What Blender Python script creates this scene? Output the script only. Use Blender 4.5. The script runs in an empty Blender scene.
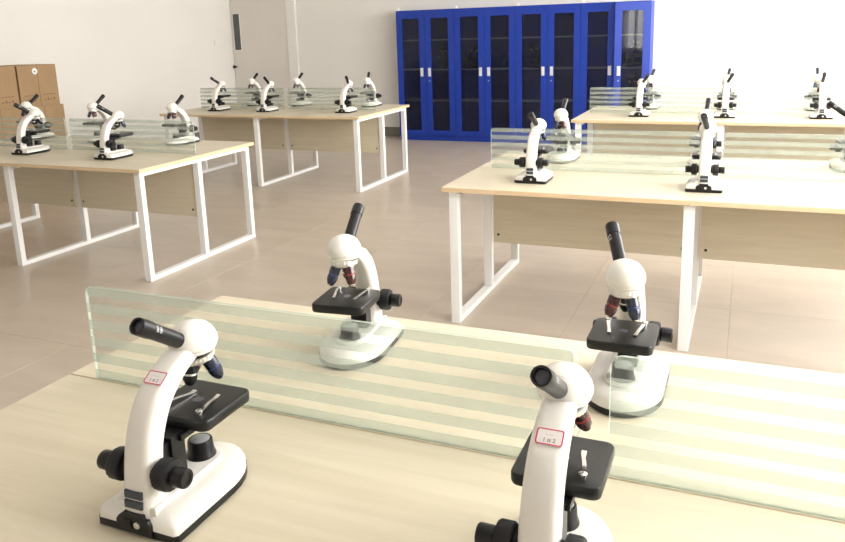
import bpy, bmesh, math, random
from mathutils import Vector, Matrix
random.seed(7)
S = bpy.context.scene
COL = S.collection
PI = math.pi

# ------------------------------------------------------------------ camera
F, YAW, PIT, ROL, HC, PY = 764.824, math.radians(23.151), math.radians(-12.658), math.radians(-1.79), 1.562, -68.254
fw = Vector((-math.sin(YAW)*math.cos(PIT), math.cos(YAW)*math.cos(PIT), math.sin(PIT)))
rt0 = Vector((math.cos(YAW), math.sin(YAW), 0)); up0 = rt0.cross(fw)
rt = rt0*math.cos(ROL) + up0*math.sin(ROL); up = up0*math.cos(ROL) - rt0*math.sin(ROL)
cam = bpy.data.cameras.new('camera'); co = bpy.data.objects.new('camera', cam); COL.objects.link(co)
cam.sensor_width = 36; cam.lens = F/845*36; cam.shift_y = PY/845
cam.clip_start = .05; cam.clip_end = 100
m = Matrix((rt, up, -fw)).transposed().to_4x4(); m.translation = (0, 0, HC)
co.matrix_world = m
S.camera = co

# ------------------------------------------------------------------ sky and exposure
W = bpy.data.worlds.new('overcast_sky'); S.world = W; W.use_nodes = True
bg = W.node_tree.nodes['Background']; bg.inputs[0].default_value = (1, .985, .96, 1); bg.inputs[1].default_value = 6.0
S.view_settings.view_transform = 'Standard'; S.view_settings.look = 'None'
S.view_settings.exposure = 1.25; S.view_settings.gamma = 1; S.view_settings.use_curve_mapping = False

# room extents
XL, XR, YF, YB, ZC = -7.81, 1.75, -2.0, 10.6, 3.3
WINS = [(.85, 3.2), (3.75, 5.7), (6.15, 8.1), (8.45, 10.45)]
WZ0, WZ1 = .95, 2.95

# ------------------------------------------------------------------ materials
MATS = {}
def nodes_of(name):
    mt = bpy.data.materials.new(name); mt.use_nodes = True
    MATS[name] = mt
    nt = mt.node_tree
    return mt, nt, nt.nodes['Principled BSDF']
def plain(name, col, rough=.5, metal=0., var=.0, scale=20., bump=0., coat=0., spec=.5):
    mt, nt, b = nodes_of(name)
    b.inputs['Base Color'].default_value = (*col, 1); b.inputs['Roughness'].default_value = rough
    b.inputs['Metallic'].default_value = metal; b.inputs['Coat Weight'].default_value = coat
    b.inputs['Specular IOR Level'].default_value = spec
    if var or bump:
        tc = nt.nodes.new('ShaderNodeTexCoord'); nz = nt.nodes.new('ShaderNodeTexNoise')
        nz.inputs['Scale'].default_value = scale; nz.inputs['Detail'].default_value = 4
        nt.links.new(tc.outputs['Object'], nz.inputs['Vector'])
        if var:
            cr = nt.nodes.new('ShaderNodeValToRGB')
            cr.color_ramp.elements[0].position = .3; cr.color_ramp.elements[1].position = .7
            cr.color_ramp.elements[0].color = (*[c*(1-var) for c in col], 1); cr.color_ramp.elements[1].color = (*[min(1, c*(1+var)) for c in col], 1)
            nt.links.new(nz.outputs['Fac'], cr.inputs[0]); nt.links.new(cr.outputs[0], b.inputs['Base Color'])
        if bump:
            bp = nt.nodes.new('ShaderNodeBump'); bp.inputs['Strength'].default_value = bump; bp.inputs['Distance'].default_value = .002
            nt.links.new(nz.outputs['Fac'], bp.inputs['Height']); nt.links.new(bp.outputs[0], b.inputs['Normal'])
    return mt
def grain(name, c1, c2, sc, rough=.4, nscale=1.0, detail=6, obj_random=False, wide=(.3, .7)):
    """streaky two-tone grain, stretched by the mapping scale"""
    mt, nt, b = nodes_of(name)
    tc = nt.nodes.new('ShaderNodeTexCoord'); mp = nt.nodes.new('ShaderNodeMapping'); mp.inputs['Scale'].default_value = sc
    nz = nt.nodes.new('ShaderNodeTexNoise'); nz.inputs['Scale'].default_value = nscale; nz.inputs['Detail'].default_value = detail
    nz.inputs['Roughness'].default_value = .6; nz.inputs['Distortion'].default_value = .3
    cr = nt.nodes.new('ShaderNodeValToRGB')
    cr.color_ramp.elements[0].position = wide[0]; cr.color_ramp.elements[1].position = wide[1]
    cr.color_ramp.elements[0].color = (*c1, 1); cr.color_ramp.elements[1].color = (*c2, 1)
    nt.links.new(tc.outputs['Object'], mp.inputs[0])
    src = mp.outputs[0]
    if obj_random:
        oi = nt.nodes.new('ShaderNodeObjectInfo'); va = nt.nodes.new('ShaderNodeVectorMath'); va.operation = 'MULTIPLY_ADD'
        va.inputs[1].default_value = (0, 0, 0)
        cb = nt.nodes.new('ShaderNodeCombineXYZ'); ml = nt.nodes.new('ShaderNodeMath'); ml.operation = 'MULTIPLY'; ml.inputs[1].default_value = 70
        nt.links.new(oi.outputs['Random'], ml.inputs[0]); nt.links.new(ml.outputs[0], cb.inputs[0]); nt.links.new(ml.outputs[0], cb.inputs[1])
        va.operation = 'ADD'; nt.links.new(mp.outputs[0], va.inputs[0]); nt.links.new(cb.outputs[0], va.inputs[1]); src = va.outputs[0]
    nt.links.new(src, nz.inputs['Vector']); nt.links.new(nz.outputs['Fac'], cr.inputs[0]); nt.links.new(cr.outputs[0], b.inputs['Base Color'])
    b.inputs['Roughness'].default_value = rough
    return mt
def sheer(name, tint, body, opac, gloss=.06, rough=.02):
    """see-through sheet: tinted transparency, a share of pale diffuse body and a faint gloss"""
    mt = bpy.data.materials.new(name); mt.use_nodes = True; MATS[name] = mt
    nt = mt.node_tree; nt.nodes.clear(); N = nt.nodes.new; L = nt.links.new
    out = N('ShaderNodeOutputMaterial'); tr = N('ShaderNodeBsdfTransparent'); tr.inputs[0].default_value = (*tint, 1)
    df = N('ShaderNodeBsdfDiffuse'); df.inputs[0].default_value = (*body, 1)
    tl = N('ShaderNodeBsdfTranslucent'); tl.inputs[0].default_value = (*body, 1)
    dm = N('ShaderNodeMixShader'); dm.inputs[0].default_value = .5; L(df.outputs[0], dm.inputs[1]); L(tl.outputs[0], dm.inputs[2])
    m1 = N('ShaderNodeMixShader'); m1.inputs[0].default_value = opac; L(tr.outputs[0], m1.inputs[1]); L(dm.outputs[0], m1.inputs[2])
    gl = N('ShaderNodeBsdfGlossy'); gl.inputs['Roughness'].default_value = rough
    fr = N('ShaderNodeFresnel'); fr.inputs[0].default_value = 1.45
    mu = N('ShaderNodeMath'); mu.operation = 'MULTIPLY'; mu.inputs[1].default_value = gloss/.04
    ge = N('ShaderNodeNewGeometry'); iv = N('ShaderNodeMath'); iv.operation = 'SUBTRACT'; iv.inputs[0].default_value = 1; L(ge.outputs['Backfacing'], iv.inputs[1])
    fm = N('ShaderNodeMath'); fm.operation = 'MULTIPLY'; L(fr.outputs[0], fm.inputs[0]); L(iv.outputs[0], fm.inputs[1])
    L(fm.outputs[0], mu.inputs[0]); mu.use_clamp = True
    m2 = N('ShaderNodeMixShader'); L(mu.outputs[0], m2.inputs[0]); L(m1.outputs[0], m2.inputs[1]); L(gl.outputs[0], m2.inputs[2])
    L(m2.outputs[0], out.inputs[0])
    return mt

plain('wall_paint', (.83, .805, .76), .8, var=.015, scale=1.5)
plain('ceiling_paint', (.85, .84, .82), .8)
plain('skirting', (.20, .19, .17), .4, var=.1, scale=6)
plain('grout', (.42, .36, .30), .8)
grain('floor_tile', (.44, .37, .295), (.545, .465, .38), (.9, 3.2, 1), .32, 1.6, 8, True, (.25, .75))
grain('maple', (.61, .54, .395), (.69, .617, .475), (1.6, 26, 26), .38, 1.3, 6, True)
grain('maple_edge', (.68, .50, .30), (.76, .58, .37), (1.6, 26, 26), .4, 1.3, 5)
plain('white_steel', (.86, .86, .85), .35, var=.01, scale=4)
plain('white_enamel', (.82, .79, .735), .3, coat=.3, var=.01, scale=15)
plain('black_plastic', (.007, .007, .008), .32, spec=.35)
plain('black_rubber', (.007, .007, .008), .5, bump=.2, scale=300, spec=.35)
plain('black_stage', (.009, .009, .009), .33, spec=.4)
plain('chrome', (.75, .74, .72), .18, 1.)
plain('handle_silver', (.70, .71, .73), .5, 0)
plain('nickel', (.80, .79, .76), .35, .9)
plain('blue_ring', (.015, .03, .12), .3)
plain('objective_blue', (.012, .018, .04), .25, coat=.4)
plain('objective_red', (.05, .012, .012), .25, coat=.4)
plain('red_ring', (.25, .02, .02), .35)
plain('lens_glass', (.03, .03, .05), .05, coat=.6)
plain('lamp_lens', (.35, .36, .37), .25)
plain('slate_plate', (.035, .045, .06), .35, var=.2, scale=300)
plain('sticker_paper', (.86, .80, .78), .7)
plain('sticker_red', (.62, .07, .14), .7)
plain('sticker_ink', (.06, .03, .06), .7)
plain('faint_ink', (.50, .46, .50), .7)
plain('white_ink', (.8, .8, .8), .6)
plain('cabinet_blue', (.005, .036, .33), .42, var=.03, scale=3)
plain('shelf_steel', (.45, .48, .55), .4)
plain('door_paint', (.72, .68, .63), .6, var=.02, scale=2)
plain('casing_paint', (.82, .80, .76), .6)
plain('door_slit', (.09, .10, .095), .2)
plain('cardboard', (.36, .235, .125), .85, var=.08, scale=5)
plain('tape', (.40, .265, .15), .45)
plain('box_ink', (.20, .115, .06), .85)
plain('foam', (.85, .85, .83), .8)
plain('window_frame', (.8, .8, .8), .5)
plain('dark_bolt', (.05, .045, .04), .5, .5)
sheer('clear_glass', (.968, .978, .965), (.66, .70, .65), .05, .03)
sheer('frosted_film', (.94, .965, .95), (.62, .655, .61), .28, .012, .4)
sheer('glass_edge', (.75, .90, .83), (.80, .93, .86), .62, .05)
sheer('cabinet_pane', (.72, .74, .80), (.05, .055, .085), .22, .03)  # diffuse body is a painted grey veil, lightening the unlit cabinet interior
M = MATS

# ------------------------------------------------------------------ mesh helpers
def link(name, me, parent=None, loc=None):
    o = bpy.data.objects.new(name, me); COL.objects.link(o)
    if parent: o.parent = parent
    if loc: o.location = loc
    return o
def build(name, vs, fs, mats, parent=None, smooth=False, mi=None, loc=None, angle=35):
    me = bpy.data.meshes.new(name); me.from_pydata(vs, [], fs); me.update()
    bm = bmesh.new(); bm.from_mesh(me); bmesh.ops.recalc_face_normals(bm, faces=bm.faces); bm.to_mesh(me); bm.free()
    for q in (mats if isinstance(mats, (list, tuple)) else [mats]): me.materials.append(M[q])
    if mi:
        for p, k in zip(me.polygons, mi): p.material_index = k
    if smooth:
        for p in me.polygons: p.use_smooth = True
        me.set_sharp_from_angle(angle=math.radians(angle))
    return link(name, me, parent, loc)
class B:
    """collects verts and faces for one mesh"""
    def __init__(s): s.v, s.f, s.m = [], [], []
    def add(s, vs, fs, k=0):
        n = len(s.v); s.v += [tuple(q) for q in vs]; s.f += [tuple(i+n for i in f) for f in fs]; s.m += [k]*len(fs); return s
    def box(s, x0, x1, y0, y1, z0, z1, k=0, T=None):
        vs = [(x, y, z) for z in (z0, z1) for y in (y0, y1) for x in (x0, x1)]
        if T: vs = [T @ Vector(q) for q in vs]
        return s.add(vs, [(0, 2, 3, 1), (4, 5, 7, 6), (0, 1, 5, 4), (2, 6, 7, 3), (0, 4, 6, 2), (1, 3, 7, 5)], k)
    def rings(s, rs, k=0, cap0=True, cap1=True):
        """loft through closed rings of equal length; k one index or one per band"""
        n = len(rs[0]); vs = [q for r in rs for q in r]; fs = []; ks = []
        for i in range(len(rs)-1):
            for j in range(n):
                fs.append((i*n+j, i*n+(j+1) % n, (i+1)*n+(j+1) % n, (i+1)*n+j)); ks.append(k[i] if isinstance(k, list) else k)
        if cap0: fs.append(tuple(range(n))[::-1]); ks.append(k[0] if isinstance(k, list) else k)
        if cap1: fs.append(tuple(range((len(rs)-1)*n, len(rs)*n))); ks.append(k[-1] if isinstance(k, list) else k)
        b = len(s.v); s.v += [tuple(q) for q in vs]; s.f += [tuple(i+b for i in f) for f in fs]; s.m += ks; return s
    def lathe(s, prof, T=None, seg=24, k=0, ridge=0, cap0=True, cap1=True):
        rs = []
        for r, z in prof:
            ring = []
            for j in range(seg):
                a = 2*PI*j/seg; rr = r*(1+(ridge if j % 2 else 0))
                p = Vector((rr*math.cos(a), rr*math.sin(a), z)); ring.append(T @ p if T else p)
            rs.append(ring)
        return s.rings(rs, k, cap0, cap1)
    def out(s, name, mats, parent=None, smooth=False, loc=None, angle=35):
        return build(name, s.v, s.f, mats, parent, smooth, s.m, loc, angle)
def frame_to(p, d, xhint=Vector((1, 0, 0))):
    """matrix whose local z runs along d, at p"""
    d = Vector(d).normalized(); x = xhint - d*xhint.dot(d); x.normalize(); y = d.cross(x)
    mm = Matrix((x, y, d)).transposed().to_4x4(); mm.translation = p; return mm
def bevelled(name, x0, x1, y0, y1, z0, z1, mat, parent=None, r=.004, seg=1, loc=None):
    bm = bmesh.new(); bmesh.ops.create_cube(bm, size=1)
    for v in bm.verts: v.co = Vector(((x0+x1)/2+v.co.x*(x1-x0), (y0+y1)/2+v.co.y*(y1-y0), (z0+z1)/2+v.co.z*(z1-z0)))
    bmesh.ops.bevel(bm, geom=bm.edges[:], offset=r, segments=seg, affect='EDGES', profile=.5)
    me = bpy.data.meshes.new(name); bm.to_mesh(me); bm.free()
    for q in (mat if isinstance(mat, (list, tuple)) else [mat]): me.materials.append(M[q])
    return link(name, me, parent, loc)
def text_mesh(name, body, size, mat, parent=None):
    cu = bpy.data.curves.new(name, 'FONT'); cu.body = body; cu.size = size; cu.align_x = 'CENTER'; cu.align_y = 'CENTER'
    to = bpy.data.objects.new(name, cu); COL.objects.link(to)
    dg = bpy.context.evaluated_depsgraph_get(); me = bpy.data.meshes.new_from_object(to.evaluated_get(dg))
    bpy.data.objects.remove(to); bpy.data.curves.remove(cu)
    me.name = name; me.materials.clear(); me.materials.append(M[mat])
    return link(name, me, parent)
def thing(name, label, cat, loc=(0, 0, 0), rz=0., group=None):
    o = bpy.data.objects.new(name, None); COL.objects.link(o); o.empty_display_size = .1
    o.location = loc; o.rotation_euler = (0, 0, rz); o['label'] = label; o['category'] = cat
    if group: o['group'] = group
    return o
def tag(o, label, cat, group=None):
    o['label'] = label; o['category'] = cat
    if group: o['group'] = group
    return o
def struct(o): o['kind'] = 'structure'; return o
def dup(root, name=None):
    r = root.copy(); COL.objects.link(r)
    for ch in list(root.children):
        c = ch.copy(); COL.objects.link(c); c.parent = r
        for g in ch.children:
            d = g.copy(); COL.objects.link(d); d.parent = c
    return r

# ------------------------------------------------------------------ the room
fl = struct(B().box(XL-.1, XR+.1, YF-.1, YB+.1, -.12, -.006).out('floor', 'grout'))
PITCH, JX, JY = .8, -4.02, .35
def cuts(a, b, j):
    k = math.ceil((a-j)/PITCH); c = [a]
    while j+k*PITCH < b:
        if j+k*PITCH-a > .05: c.append(j+k*PITCH)
        k += 1
    return c+[b]
cx, cy = cuts(XL, XR, JX), cuts(YF, YB, JY)
tcache = {}
for i in range(len(cx)-1):
    for j in range(len(cy)-1):
        w, d = cx[i+1]-cx[i], cy[j+1]-cy[j]; key = (round(w, 3), round(d, 3))
        if key not in tcache:
            g = .0006; e = .0007; b = B()
            rect = lambda q, z: [(q, q, z), (w-q, q, z), (w-q, d-q, z), (q, d-q, z)]
            b.rings([rect(g, -.006), rect(g, -e), rect(g+e, 0)])
            o = b.out('tile', 'floor_tile', fl); tcache[key] = o.data
        else: o = link('tile', tcache[key], fl)
        o.location = (cx[i], cy[j], random.uniform(-.0003, 0))
struct(B().box(XL-.1, XR+.1, YF-.1, YB+.1, ZC, ZC+.12).out('ceiling', 'ceiling_paint'))
wl = struct(B().box(XL-.12, XL, YF-.1, YB+.12, 0, ZC).out('wall_left', 'wall_paint'))
wb = struct(B().box(XL, XR+.1, YB, YB+.12, 0, ZC).out('wall_back', 'wall_paint'))
struct(B().box(XL, XR+.1, YF-.12, YF, 0, ZC).out('wall_front', 'wall_paint'))
b = B(); b.box(XR, XR+.2, YF, YB, 0, WZ0); b.box(XR, XR+.2, YF, YB, WZ1, ZC)
ys = [YF]+[q for w in WINS for q in w]+[YB]
for i in range(0, len(ys), 2): b.box(XR, XR+.2, ys[i], ys[i+1], WZ0, WZ1)
struct(b.out('wall_right', 'wall_paint'))
for i, (a, c) in enumerate(WINS):
    w = struct(bpy.data.objects.new('window_%d' % (i+1), None)); COL.objects.link(w); w.location = (XR+.1, (a+c)/2, WZ0)
    h, l = WZ1-WZ0, (c-a)/2
    f = B(); t = .05
    f.box(-.03, .03, -l, l, 0, t); f.box(-.03, .03, -l, l, h-t, h); f.box(-.03, .03, -l, -l+t, t, h-t); f.box(-.03, .03, l-t, l, t, h-t)
    f.out('window_frame', 'window_frame', w)
    for q in (-l/3, l/3): B().box(-.025, .025, q-.025, q+.025, t, h-t).out('mullion', 'window_frame', w)
    B().box(-.16, .0, -l-.04, l+.04, -.04, -.001).out('window_sill', 'casing_paint', w)
    li = bpy.data.lights.new('sky_portal', 'AREA'); li.shape = 'RECTANGLE'; li.size = c-a; li.size_y = WZ1-WZ0; li.cycles.is_portal = True
    lo = bpy.data.objects.new('sky_portal', li); COL.objects.link(lo); lo.location = (XR+.16, (a+c)/2, (WZ0+WZ1)/2)
    lo.rotation_euler = (PI/2, 0, PI/2)
# skirting
struct(B().box(XL, XL+.012, YF, YB, 0, .14).out('baseboard_left', 'skirting'))
struct(B().box(-6.56, XR, YB-.012, YB, 0, .14).out('baseboard_back', 'skirting'))
# door at the back, next to the left wall
dr = struct(bpy.data.objects.new('door_1', None)); COL.objects.link(dr); dr.location = (XL, YB, 0)
b = B(); y0, y1 = -.03, -.002
lf = B().box(.008, .4875, y0, y1, .01, 2.155)
lf = lf.out('door_leaf', 'door_paint', dr)
b = B(); b.box(.045, .185, y0-.006, y0, 1.335, 1.935); b.out('slit_frame', 'casing_paint', lf)
B().box(.057, .173, y0-.008, y0-.004, 1.35, 1.92).out('slit_pane', 'door_slit', lf)
B().lathe([(.018, 0), (.018, .012), (.010, .02), (.010, .03), (.024, .034), (.026, .05), (.016, .056)], frame_to((.035, y0, 1.08), (0, -1, 0)), 16).out('door_knob', 'dark_bolt', lf, True)
B().box(.4890, 1.068, y0, y1, .01, 2.15).out('door_leaf', 'door_paint', dr)
b = B(); b.box(1.07, 1.23, -.045, -.001, 0, 2.25); b.box(0.0, 1.23, -.045, -.001, 2.16, 2.28); b.out('door_casing', 'casing_paint', dr)
# switch on the left wall
sw = thing('light_switch', 'small white switch plate on the left wall beside the door', 'switch', (XL, 10.15, 1.43))
bevelled('plate', .0, .010, -.045, .045, 0, .09, 'casing_paint', sw, .003)
bevelled('rocker', .010, .015, -.02, .02, .02, .07, 'white_steel', sw, .002)

# ------------------------------------------------------------------ lab tables
H, T = .76, .025
def lab_table(label, x0, y0, depth, seam, L=1.231, units=2):
    t = thing('lab_table', label, 'table', (x0, y0, 0), 0, 'white framed double lab tables')
    D = depth; s = seam-y0
    for u in range(units):
        for (a, c) in ((0, s-.0075), (s-.0045, D)):
            q = bevelled('tabletop', u*L+(.0004 if u else 0), (u+1)*L-(.0004 if u < units-1 else 0), a, c, H-T, H, ['maple', 'maple_edge'], t, .0015)
            for p in q.data.polygons:
                if abs(p.normal.z) < .5: p.material_index = 1
        xa, xb = u*L+(.09 if u == 0 else .03), (u+1)*L-(.09 if u == units-1 else .03)
        mp = bevelled('modesty_panel', xa, xb, s-.009, s+.009, .305, H-T-.03, 'maple', t, .001)
        for bx in (xa+.03, xb-.03):
            B().lathe([(.008, 0), (.008, .003), (.004, .005)], frame_to((bx, s-.009, .355), (0, -1, 0)), 10).out('bolt', 'dark_bolt', mp, True)
    for u in range(units+1):
        c = .055 if u == 0 else (units*L-.055 if u == units else u*L)
        w = .025; ya, yb = .03, D-.03
        bevelled('bottom_rail', c-w, c+w, ya, yb, 0, .03, 'white_steel', t, .002)
        bevelled('top_rail', c-w, c+w, ya, yb, H-T-.03, H-T, 'white_steel', t, .002)
        for q0, q1 in ((ya, ya+.04), (s-.02 if u in (0, units) else s+.010, s+.02 if u in (0, units) else s+.05), (yb-.04, yb)):
            bevelled('leg', c-w, c+w, q0, q1, .03, H-T-.03, 'white_steel', t, .002)
    return t
TABLES = {
 1: (-1.508, .68, 1.195, 1.278), 2: (-1.452, 3.65, 1.241, 4.27), 3: (-3.52-2*1.231, 3.69, 1.241, 4.31),
 4: (-3.489-2*1.231, 6.635, 1.241, 7.255), 5: (-1.417, 6.69, 1.241, 7.31)}
TL = {1: 'light maple double lab table with four microscopes showing their numbered stickers',
      2: 'maple lab table on white frame between the stickered-microscope table and the cabinet-side table',
      3: 'maple lab table with white loop legs standing before the cardboard boxes',
      4: 'maple lab table with white loop legs near the grey door and blue cabinets',
      5: 'maple lab table on white frame beside the ajar blue cabinet door'}
for k, v in TABLES.items(): lab_table(TL[k], *v)

# ------------------------------------------------------------------ striped glass screens
def rounded_poly(w, h, r, n=5):
    """panel outline in x-z, upper corners rounded"""
    p = [(0, 0), (w, 0)]
    for i in range(n+1):
        a = i/n*PI/2; p.append((w-r+r*math.cos(a), h-r+r*math.sin(a)))
    for i in range(n+1):
        a = PI/2+i/n*PI/2; p.append((r+r*math.cos(a), h-r+r*math.sin(a)))
    return p
HG, GT = .236, .008
def glass_screen(label, x, seam, w, group):
    t = thing('glass_screen', label, 'glass screen', (x, seam+.002, H), 0, group)
    p = rounded_poly(w, HG, .022); n = len(p)
    fr = [(a, -GT/2, c) for a, c in p]; bk = [(a, GT/2, c) for a, c in p]
    b = B(); b.add(fr, [tuple(range(n))], 0); b.add(bk, [tuple(range(n))[::-1]], 0)
    b.add(fr+bk, [(i, (i+1) % n, n+(i+1) % n, n+i) for i in range(n)], 1)
    pane = b.out('glass_pane', ['clear_glass', 'glass_edge'], t)
    NS = 6; pitch = HG/(NS-.45); sh = pitch*.55
    for i in range(NS):
        z0 = .001+i*pitch; z1 = min(z0+sh, HG-.001); ins = .007 if i == NS-1 else .001
        B().box(ins, w-ins, -GT/2-.0008, -GT/2-.0002, z0, z1).out('frosted_stripe', 'frosted_film', pane)
    return t
GL = {1: 'table showing numbered stickers', 2: 'second table behind the stickered microscopes', 3: 'table before the cardboard boxes', 4: 'table near the grey door', 5: 'table beside the ajar cabinet'}
SPANS = {1: [(-1.425, -.254), (-.195, .88)], 2: [(-1.375, -.165), (-.105, .93)], 3: [(-5.90, -4.79), (-4.745, -3.575)],
         4: [(-5.87, -4.72), (-4.685, -3.60)], 5: [(-1.37, -.205), (-.15, .97)]}
for k, sp_ in SPANS.items():
    for u, (xa, xb) in enumerate(sp_):
        end = 'aisle end' if (u == 0) == (k in (1, 2, 5)) else ('inner end' if k in (1, 2, 5) else 'wall end')
        glass_screen('frosted stripe glass screen at %s of the %s' % (end, GL[k]), xa, TABLES[k][3], xb-xa, 'striped glass screens on the tables')

# ------------------------------------------------------------------ microscope
PV = Vector((0, .180, 0))       # vertical axis about which head and eyepiece turn
def outline(ins, z, n=14):
    """base outline: straight rear and sides, rounded nose; ins = inset"""
    w = .084-ins; y0 = 0+ins*.5; yn = .255-ins; ys_ = .150
    p = [(-w+.006, y0), (w-.006, y0), (w, y0+.006)]
    for i in range(n+1):
        a = i/n*PI; p.append((w*math.cos(a)**1 if True else 0, ys_+(yn-ys_)*math.sin(a)))
    p.append((-w, y0+.006))
    return [(x, y, z) for x, y in p]
def make_microscope(name, label, cat, body='white_enamel'):
    r = thing(name, label, cat)
    # base plate and base body
    B().rings([outline(.004, 0), outline(.0, .003), outline(.0, .0155)]).out('base_plate', 'black_plastic', r, True)
    B().rings([outline(.001, .0155), outline(.002, .026), outline(.006, .033), outline(.016, .0385), outline(.030, .043), outline(.046, .0445)]).out('base', body, r, True, angle=50)
    # raised spine that carries arm and lamp
    def sp(w, y0, yn, z):
        p = [(-w, y0), (w, y0)]
        for i in range(9):
            a = i/8*PI; p.append((w*math.cos(a), yn-w+w*math.sin(a)))
        return [(x, y, z) for x, y in p]
    B().rings([sp(.040, .008, .212, .036), sp(.039, .008, .210, .049), sp(.036, .010, .206, .0515)]).out('base_spine', body, r, True)
    # arm: sections from outer (rear) to inner (front) points in the y-z plane
    A = [((.000, .030), (.064, .030), .032), ((.004, .070), (.058, .066), .029), ((.009, .110), (.057, .103), .0285), ((.017, .150), (.061, .138), .028),
         ((.030, .188), (.071, .166), .0275), ((.051, .223), (.087, .195), .027), ((.083, .251), (.108, .218), .0265), ((.123, .271), (.136, .239), .0255), ((.170, .284), (.172, .256), .0245)]
    # resample with Catmull-Rom
    def cr(p0, p1, p2, p3, t): return .5*((2*p1)+(-p0+p2)*t+(2*p0-5*p1+4*p2-p3)*t*t+(-p0+3*p1-3*p2+p3)*t**3)
    rows = [Vector((o[0], o[1], i[0], i[1], w)) if False else (o[0], o[1], i[0], i[1], w) for o, i, w in A]
    fine = []
    for k in range(len(rows)-1):
        q = [rows[max(0, k-1)], rows[k], rows[k+1], rows[min(len(rows)-1, k+2)]]
        for s_ in range(3): fine.append([cr(*[q[m_][c] for m_ in range(4)], s_/3) for c in range(5)])
    fine.append(list(rows[-1]))
    rings = []
    for oy, oz, iy, iz, w in fine:
        ring = []; c = Vector((0, (oy+iy)/2, (oz+iz)/2)); d = Vector((0, (oy-iy)/2, (oz-iz)/2)); n = 24
        for j in range(n):
            a = 2*PI*j/n; ca, sa = math.cos(a), math.sin(a); e = 2/3.6
            ring.append(c+d*math.copysign(abs(ca)**e, ca)+Vector((w*math.copysign(abs(sa)**e, sa), 0, 0)))
        rings.append(ring)
    B().rings(rings).out('arm', body, r, True, angle=60)
    # head (origin on the turning axis)
    prof = [(.028, .2575), (.0345, .2577), (.0365, .259), (.0385, .2625), (.0370, .2635), (.0372, .2645), (.0402, .2665), (.0420, .272), (.0420, .279), (.0395, .288), (.0345, .297), (.027, .305), (.017, .310), (.007, .3125), (.0015, .313)]
    hd = B(); hd.lathe(prof, Matrix.Diagonal((1, 1.06, 1, 1)), 32)
    d = Vector((0, -.122, .072)).normalized()
    hd.lathe([(.028, -.03), (.027, .006), (.0215, .020), (.0175, .026)], frame_to((0, -.012, .279), d), 24)
    hd.out('head', body, r, True, PV, 40)
    # eyepiece tube
    p0 = Vector((0, -.018, .2775)); tip = Vector((0, -.126, .352)); d = (tip-p0); ln = d.length
    e = B(); FT = frame_to(p0, d)
    e.lathe([(.0140, 0), (.0140, ln-.030), (.0152, ln-.029), (.0152, ln-.004), (.0146, ln), (.0108, ln), (.0100, ln-.006)], FT, 28, 0, cap1=True)
    ep = e.out('eyepiece', 'black_plastic', r, True, PV, 30)
    B().lathe([(.0102, ln-.0075), (.0101, ln-.0050), (.006, ln-.0042), (.001, ln-.0040)], FT, 20).out('eye_lens', 'lens_glass', ep, True)
    tx = text_mesh('engraving', 'WF\n10X', .0085, 'white_ink', ep)
    for v in tx.data.vertices:          # wrap the letters round the tube
        a = v.co.x/.0145+PI*.12; ax = ln-.040+v.co.y*1.0
        v.co = FT @ Vector((.0143*math.cos(a), .0143*math.sin(a), ax))
    # nosepiece: local z is its turning axis, pointing forward and down
    tilt = math.radians(9); cone = math.radians(19)
    ax = Vector((0, math.sin(tilt), -math.cos(tilt)))
    nb = B(); nb.lathe([(.031, -.010), (.031, -.003), (.030, -.002)], None, 28, 1)
    nb.lathe([(.031, -.002), (.0335, -.001), (.0335, .008), (.030, .010)], None, 56, 0, ridge=-.035)
    nb.lathe([(.028, .010), (.026, .014), (.014, .018)], None, 24, 0)
    nz = nb.out('nosepiece', ['nickel', 'black_plastic'], r, True, angle=30)
    nz.matrix_local = frame_to((0, .183, .2515), ax)
    def objective(kind, ang, L):
        # cone so that the one at the rear points straight down
        base = Vector((.0170*math.sin(ang), -.0170*math.cos(ang), .011)); half = cone
        dirn = Vector((math.sin(half)*math.sin(ang), -math.sin(half)*math.cos(ang), math.cos(half)))
        # nosepiece local y points: make rear = the side facing the arm
        b = B(); q = L/.045
        b.lathe([(.0110, -.006), (.0110, .004*q), (.0130, .005*q), (.0130, .020*q), (.0121, .021*q), (.0121, .023*q), (.0130, .024*q), (.0130, .028*q), (.0118, .035*q), (.0075, .043*q), (.0060, .045*q), (.003, .045*q)],
                frame_to(base, dirn), 20, [1, 1, 0, 2, 2, 2, 0, 0, 0, 1, 1])
        return b.out('objective', {'a': ['black_plastic', 'chrome', 'nickel'], 'b': ['objective_blue', 'chrome', 'blue_ring'], 'c': ['objective_red', 'chrome', 'red_ring']}[kind], nz, True)
    # the frame's local y for this axis points to the arm or away; pick angles by testing
    ty = (nz.matrix_local.to_3x3() @ Vector((0, 1, 0))).y
    off = PI if ty > 0 else 0
    objective('a', off, .042); objective('b', off-2*PI/3, .052); objective('c', off+2*PI/3, .049)
    # stage
    def sr(ins, z, n=4):
        w, y0, y1, rad = .067-ins, .112+ins, .248-ins, .014
        p = []
        for cx_, cy_, a0 in ((w-rad, y1-rad, 0), (-w+rad, y1-rad, PI/2), (-w+rad, y0+rad, PI), (w-rad, y0+rad, 1.5*PI)):
            for i in range(n+1):
                a = a0+i/n*PI/2; p.append((cx_+rad*math.cos(a), cy_+rad*math.sin(a), z))
        return p
    st = B().rings([sr(.004, .1375), sr(.001, .139), sr(0, .143), sr(0, .1555), sr(.0012, .1582), sr(.004, .159)]).out('stage', 'black_stage', r, True, angle=40)
    B().lathe([(.010, 0), (.010, .0006), (.006, .0007)], Matrix.Translation((0, .178, .159)), 20).out('stage_hole', 'lens_glass', st, True)
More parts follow.
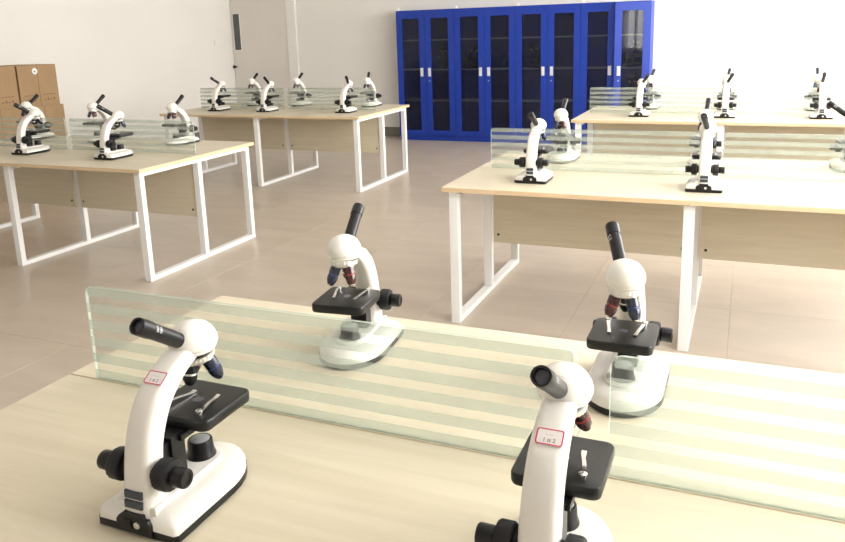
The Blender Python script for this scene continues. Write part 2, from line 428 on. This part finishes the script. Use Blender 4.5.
    for sx in (-1, 1):
        c = B(); c.lathe([(.0045, 0), (.0045, .004), (.0065, .0045), (.0065, .008), (.004, .0095)], Matrix.Translation((sx*.038, .134, .159)), 14)
        pts = [(sx*.038, .134, .1645), (sx*.037, .150, .1655), (sx*.033, .168, .1645), (sx*.029, .184, .1620), (sx*.027, .196, .1604), (sx*.0265, .203, .1620)]
        rs = []
        for i, (x, y, z) in enumerate(pts):
            w = .0032 if i < 4 else .0042
            rs.append([(x-w, y, z-.0006), (x+w, y, z-.0006), (x+w, y, z+.0006), (x-w, y, z+.0006)])
        c.rings(rs); c.out('stage_clip', 'chrome', st, True)
    # rack bracket under the stage
    b = B(); b.box(-.021, .021, .078, .110, .049, .1385); b.box(-.015, .015, .045, .082, .088, .132); b.box(-.028, .028, .095, .150, .126, .1365)
    b.out('stage_bracket', 'black_plastic', r)
    B().lathe([(.003, 0), (.003, .014), (.006, .015), (.006, .022), (.004, .024)], frame_to((.017, .096, .068), (1, 0, 0)), 12).out('stop_screw', 'nickel', r, True)
    # lamp under the stage
    il = B(); il.lathe([(.027, .050), (.026, .056), (.0235, .060), (.0225, .080), (.0210, .0835), (.0185, .0835)], Matrix.Translation((0, .172, 0)), 28)
    lm = il.out('illuminator', 'black_plastic', r, True)
    B().lathe([(.0185, .0830), (.016, .0848), (.008, .0862), (.001, .0865)], Matrix.Translation((0, .172, 0)), 24).out('lamp_lens', 'lamp_lens', lm, True)
    # focus knobs
    for sx in (-1, 1):
        KT = frame_to((sx*.023, .033, .104), (sx, 0, 0), Vector((0, 1, 0))) @ Matrix.Diagonal((1.07, 1.07, 1.13, 1))
        k = B(); k.lathe([(.016, 0), (.016, .010), (.0235, .011), (.0255, .013), (.0255, .030), (.0235, .033), (.015, .034)], KT, 40, 0, ridge=-.03)
        kn = k.out('coarse_knob', 'black_rubber', r, True)
        k = B(); k.lathe([(.0120, .033), (.0150, .036), (.0155, .038), (.0155, .056), (.0140, .058), (.0085, .058), (.0080, .0565), (.002, .0565)], KT, 32, 0, ridge=-.02)
        k.out('fine_knob', 'black_plastic', kn, True)
    # numbered sticker on the back of the arm
    o1, o2 = Vector((0, .065, .2375)), Vector((0, .095, .2575)); tg = (o2-o1).normalized(); nrm = Vector((0, -tg.z, tg.y)).normalized()
    ctr = (o1+o2)/2+nrm*.0010+Vector((.002, 0, 0))
    ST = Matrix((Vector((1, 0, 0)), tg, nrm)).transposed().to_4x4(); ST.translation = ctr
    def rr(w, h, rad, z, n=4):
        p = []
        for cxx, cyy, a0 in ((w-rad, h-rad, 0), (-w+rad, h-rad, PI/2), (-w+rad, -h+rad, PI), (w-rad, -h+rad, 1.5*PI)):
            for i in range(n+1):
                a = a0+i/n*PI/2; p.append(ST @ Vector((cxx+rad*math.cos(a), cyy+rad*math.sin(a), z)))
        return p
    sk = B(); sk.rings([rr(.0195, .0125, .004, -.0025), rr(.0195, .0125, .004, .0008)]); sk = sk.out('sticker', 'sticker_paper', r)
    rb = B(); o_, i_ = rr(.0193, .0123, .004, .0010), rr(.0172, .0104, .0025, .0010); n = len(o_)
    rb.add(o_+i_, [(j, (j+1) % n, n+(j+1) % n, n+j) for j in range(n)]); rb.out('red_border', 'sticker_red', sk)
    tx = text_mesh('number', '1 # 2', .0085, 'sticker_ink', sk)
    for v in tx.data.vertices: v.co = ST @ Vector((v.co.x, v.co.y-.0052, .0010))
    tx = text_mesh('handwriting', '~~', .010, 'faint_ink', sk)
    for v in tx.data.vertices: v.co = ST @ Vector((v.co.x-.001, v.co.y*.8+.0032, .0010))
    # rating plates and power inlet on the rear
    bevelled('rating_plate', -.018, .018, .0015, .008, .066, .080, 'slate_plate', r, .0008)
    bevelled('rating_plate', -.018, .018, -.0005, .006, .049, .063, 'slate_plate', r, .0008)
    def arch(y): return [(-.036, y, .006), (.036, y, .006), (.036, y, .026), (.030, y, .034), (.022, y, .034), (.020, y, .042), (-.020, y, .042), (-.022, y, .034), (-.030, y, .034), (-.036, y, .026)]
    pn = B(); pn.rings([arch(-.004), arch(.012)]); pn = pn.out('power_panel', 'black_plastic', r)
    B().box(-.016, -.004, -.0058, -.003, .016, .030).out('power_switch', 'black_rubber', pn)
    B().lathe([(.006, 0), (.006, .0022), (.0035, .0022), (.0030, .0006)], frame_to((.008, -.004, .023), (0, -1, 0)), 14).out('power_socket', 'nickel', pn, True)
    for sx in (-1, 1): B().box(sx*.06-.006, sx*.06+.006, .02, .04, .0115, .0135).out('foot_pad', 'black_rubber', r) if False else None
    return r
proto = make_microscope('microscope', '', 'microscope')
# (x, y of the base rear, facing, head turn in degrees, swap objectives, label)
SC = [
 (-.893, .838, 1, 0, 0, 'stickered white microscope with its whole base in view, before the long glass screen'),
 (-.228, .872, 1, -2, 1, 'stickered white microscope standing before the gap between the two glass screens'),
 (-.908, 1.762, -1, 3, 0, 'white microscope behind the glass screen, round base seen through it, facing the stickered ones'),
 (-.215, 1.752, -1, 22, 1, 'white microscope at the gap of two screens, base half behind the glass corner'),
 (-1.030, 3.852, 1, -6, 0, 'white microscope on the second right-hand table, first from its aisle end, before the screen'),
 (-.169, 3.840, 1, -8, 0, 'white microscope at the middle of the second right-hand table, its arm turned straight on'),
 (-1.026, 4.735, -1, 0, 0, 'white microscope behind the screen on the second right-hand table, against the blue cabinets'),
 (-.212, 4.770, -1, -4, 0, 'white microscope hidden behind another at the middle of the second right-hand table'),
 (.525, 4.765, -1, 80, 0, 'cut-off white microscope whose black eyepiece pokes out over the second right-hand table'),
 (-4.925, 3.985, 1, -30, 0, 'white microscope before the screen, in front of the cardboard boxes'),
 (-4.076, 3.945, 1, -30, 0, 'white microscope before the screen, second from the boxes, near the table aisle end'),
 (-5.615, 4.860, -1, 0, 0, 'white microscope behind the screen, against the cardboard boxes'),
 (-4.870, 4.860, -1, 0, 0, 'white microscope behind the screen at the middle of the table by the boxes'),
 (-4.062, 4.860, -1, 0, 0, 'white microscope behind the screen at the aisle end of the table by the boxes'),
 (-5.470, 6.960, 1, -22, 0, 'white microscope before the screen at the wall end of the table near the grey door'),
 (-4.810, 6.940, 1, 8, 0, 'white microscope before the screen at the middle of the table near the grey door'),
 (-3.845, 6.950, 1, 18, 0, 'white microscope before the screen at the cabinet end of the table near the grey door'),
 (-5.395, 7.790, -1, 0, 0, 'white microscope behind the screen at the door end of the table near the grey door'),
 (-4.775, 7.790, -1, 0, 0, 'white microscope behind the screen at the middle of the table near the grey door'),
 (-3.870, 7.790, -1, 16, 0, 'white microscope behind the screen at the cabinet end of the table near the grey door'),
 (-.880, 6.975, 1, 30, 0, 'white microscope before the screen on the far right table, beside the ajar cabinet door'),
 (-.170, 6.970, 1, 20, 0, 'white microscope before the screen at the middle of the far right table'),
 (.566, 6.990, 1, 0, 0, 'white microscope before the screen at the inner end of the far right table'),
 (-.868, 7.840, -1, -10, 0, 'white microscope behind the screen on the far right table, beside the ajar cabinet door'),
 (-.177, 7.840, -1, -5, 0, 'white microscope behind the screen at the middle of the far right table'),
 (.566, 7.835, -1, 0, 0, 'white microscope behind the screen at the inner end of the far right table'),
]
for i, (x, y, s, turn, swap, lab) in enumerate(SC):
    o = proto if i == 0 else dup(proto)
    o.location = (x, y, H); o.scale = (1.012, 1.012, .99 if i < 2 else 1.035); o.rotation_euler = (0, 0, (0 if s > 0 else PI)+(math.radians(6) if i == 2 else 0)); o['label'] = lab; o['category'] = 'microscope'; o['group'] = 'microscopes on the lab tables'
    for c in o.children:
        n = c.name.split('.')[0]
        if n in ('head', 'eyepiece'): c.rotation_euler = (0, 0, math.radians(turn))
        if n == 'nosepiece' and swap:
            c.scale = (-1, 1, 1)

# ------------------------------------------------------------------ blue cabinets
CX0, CW, CY, CH, CD = -4.700, .882, 10.229, 1.85, .36
def blue_cabinet(x, label, ajar=0.):
    t = thing('storage_cabinet', label, 'cabinet', (x, CY, 0), 0, 'blue glazed storage cabinets along the back wall')
    b = B(); w = CW-.002; e = .02
    b.box(0, e, .022, CD, 0, CH); b.box(w-e, w, .022, CD, 0, CH); b.box(e, w-e, CD-.012, CD, 0, CH)
    b.box(e, w-e, .022, CD-.012, CH-.05, CH); b.box(e, w-e, .022, CD-.012, 0, .09)
    b.out('body', 'cabinet_blue', t)
    for z in (1.434, 1.018, .579): B().box(e, w-e, .05, CD-.012, z-.012, z+.006).out('shelf', 'shelf_steel', t)
    dw = w/2-.003; sw, z0, z1, g0, g1 = .088, .075, CH-.012, .15, CH-.115
    for k in (0, 1):
        # door built from its hinge outwards; mirrored for the right one
        sgn = 1 if k == 0 else -1
        X = lambda a, c: (min(sgn*a, sgn*c), max(sgn*a, sgn*c))
        b = B(); b.box(*X(0, sw), 0, .020, z0, z1); b.box(*X(dw-sw, dw), 0, .020, z0, z1)
        b.box(*X(sw, dw-sw), 0, .020, z0, g0); b.box(*X(sw, dw-sw), 0, .020, g1, z1)
        d = b.out('door', 'cabinet_blue', t, loc=(.001 if k == 0 else w-.001, 0, 0))
        B().box(*X(sw-.002, dw-sw+.002), .009, .013, g0-.002, g1+.002).out('door_pane', 'cabinet_pane', d)
        h = B(); h.box(*X(dw-.078, dw-.035), -.006, 0, .925, 1.045); h.box(*X(dw-.068, dw-.045), -.014, -.005, .94, 1.03)
        h.out('handle', 'handle_silver', d)
        if k == 1: B().lathe([(.008, 0), (.008, .006), (.004, .006)], frame_to((sgn*(dw-.055), 0, .86), (0, -1, 0)), 12).out('lock', 'nickel', d, True)
        if k == 1 and ajar: d.rotation_euler = (0, 0, ajar)
    g = B(); g.box(.002, .032, .03, .08, CH, CH+.035); g.out('corner_guard', 'foam', t)
    return t
CLB = ['blue metal cabinet with two glazed doors, nearest to the door and white loop-legged table',
       'blue metal cabinet with two glazed doors, second from the grey door',
       'blue metal cabinet with two glazed doors, between its shut twin and the ajar one',
       'blue metal cabinet with one glazed door standing ajar']
for i in range(4): blue_cabinet(CX0+i*CW, CLB[i], math.radians(14) if i == 3 else 0)
# dark instruments standing on the cabinet shelves
dk = make_microscope('stored_microscope', '', 'microscope', 'black_plastic')
for i, (x, z, rz, lab) in enumerate([(CX0+.66, 1.024, .7, 'dark microscope on the shelf of the cabinet nearest to the grey door'),
        (CX0+CW+.22, 1.024, -.6, 'dark microscope on the shelf of the second cabinet from the grey door'),
        (CX0+2*CW+.22, 1.024, .9, 'dark microscope on the shelf of the cabinet next to the ajar one'),
        (CX0+3*CW+.66, 1.024, -.8, 'dark microscope on the shelf behind the ajar cabinet door'),
        (CX0+3*CW+.66, .585, .6, 'dark microscope on the lower shelf behind the ajar cabinet door')]):
    o = dk if i == 0 else dup(dk)
    o.location = (x, CY+.165-.09*math.cos(rz), z); o.rotation_euler = (0, 0, rz); o['label'] = lab; o['category'] = 'microscope'; o['group'] = 'dark microscopes in the cabinets'
    # keep inside the depth of the shelf
    o.location.x = x+.12*math.sin(rz)

# ------------------------------------------------------------------ cardboard boxes along the left wall (local -y is the side facing the room)
def carton(label, y0, y1, xf, d, z0, h, marks=True, sticker=False):
    t = thing('cardboard_box', label, 'box', (xf-d/2, (y0+y1)/2, z0), PI/2, 'cardboard boxes stacked by the wall')
    w = (y1-y0)/2
    b = B(); b.box(-w, w, -d/2, d/2, .001, h-.004); b.out('carton', 'cardboard', t)
    for q in (-1, 1):
        bevelled('flap', min(q*.002, q*w), max(q*.002, q*w), -d/2, d/2, h-.004, h, 'cardboard', t, .0012)
    B().box(-.003, .003, -d/2-.001, -d/2, .0, h).out('seam', 'box_ink', t)
    if marks:
        b = B()
        for q in (-1, 1):
            for i in range(4):
                xx = q*w*.5-.075+i*.04; b.box(xx, xx+.02, -d/2-.0006, -d/2, .06, .075+.012*((i*3) % 2))
                b.box(xx, xx+.026, -d/2-.0006, -d/2, .12, .13)
        b.out('printing', 'box_ink', t)['kind'] = 'stuff'
    if sticker:
        B().lathe([(.034, 0), (.034, .001)], frame_to((-.03, -d/2-.001, h-.065), (0, -1, 0)), 16).out('sticker', 'foam', t)
        B().box(-.045, -.025, -d/2-.0030, -d/2-.0021, h-.075, h-.06).out('sticker_print', 'box_ink', t)
    return t
BX = -7.1
carton('top cardboard box of the stack with a white sticker near its upper edge', 5.866, 6.362, BX, .55, .885, .445, True, True)
carton('top cardboard box beside the one with the white sticker', 5.330, 5.846, BX-.005, .55, .895, .44)
carton('cardboard box under the white-stickered one', 5.88, 6.40, BX+.005, .56, .45, .435)
carton('cardboard box below the plain top one', 5.33, 5.872, BX, .56, .45, .445)
carton('bottom cardboard box below the white-stickered stack', 5.87, 6.41, BX, .57, 0, .45)
carton('bottom cardboard box below the plain top one', 5.32, 5.86, BX+.01, .57, 0, .45)
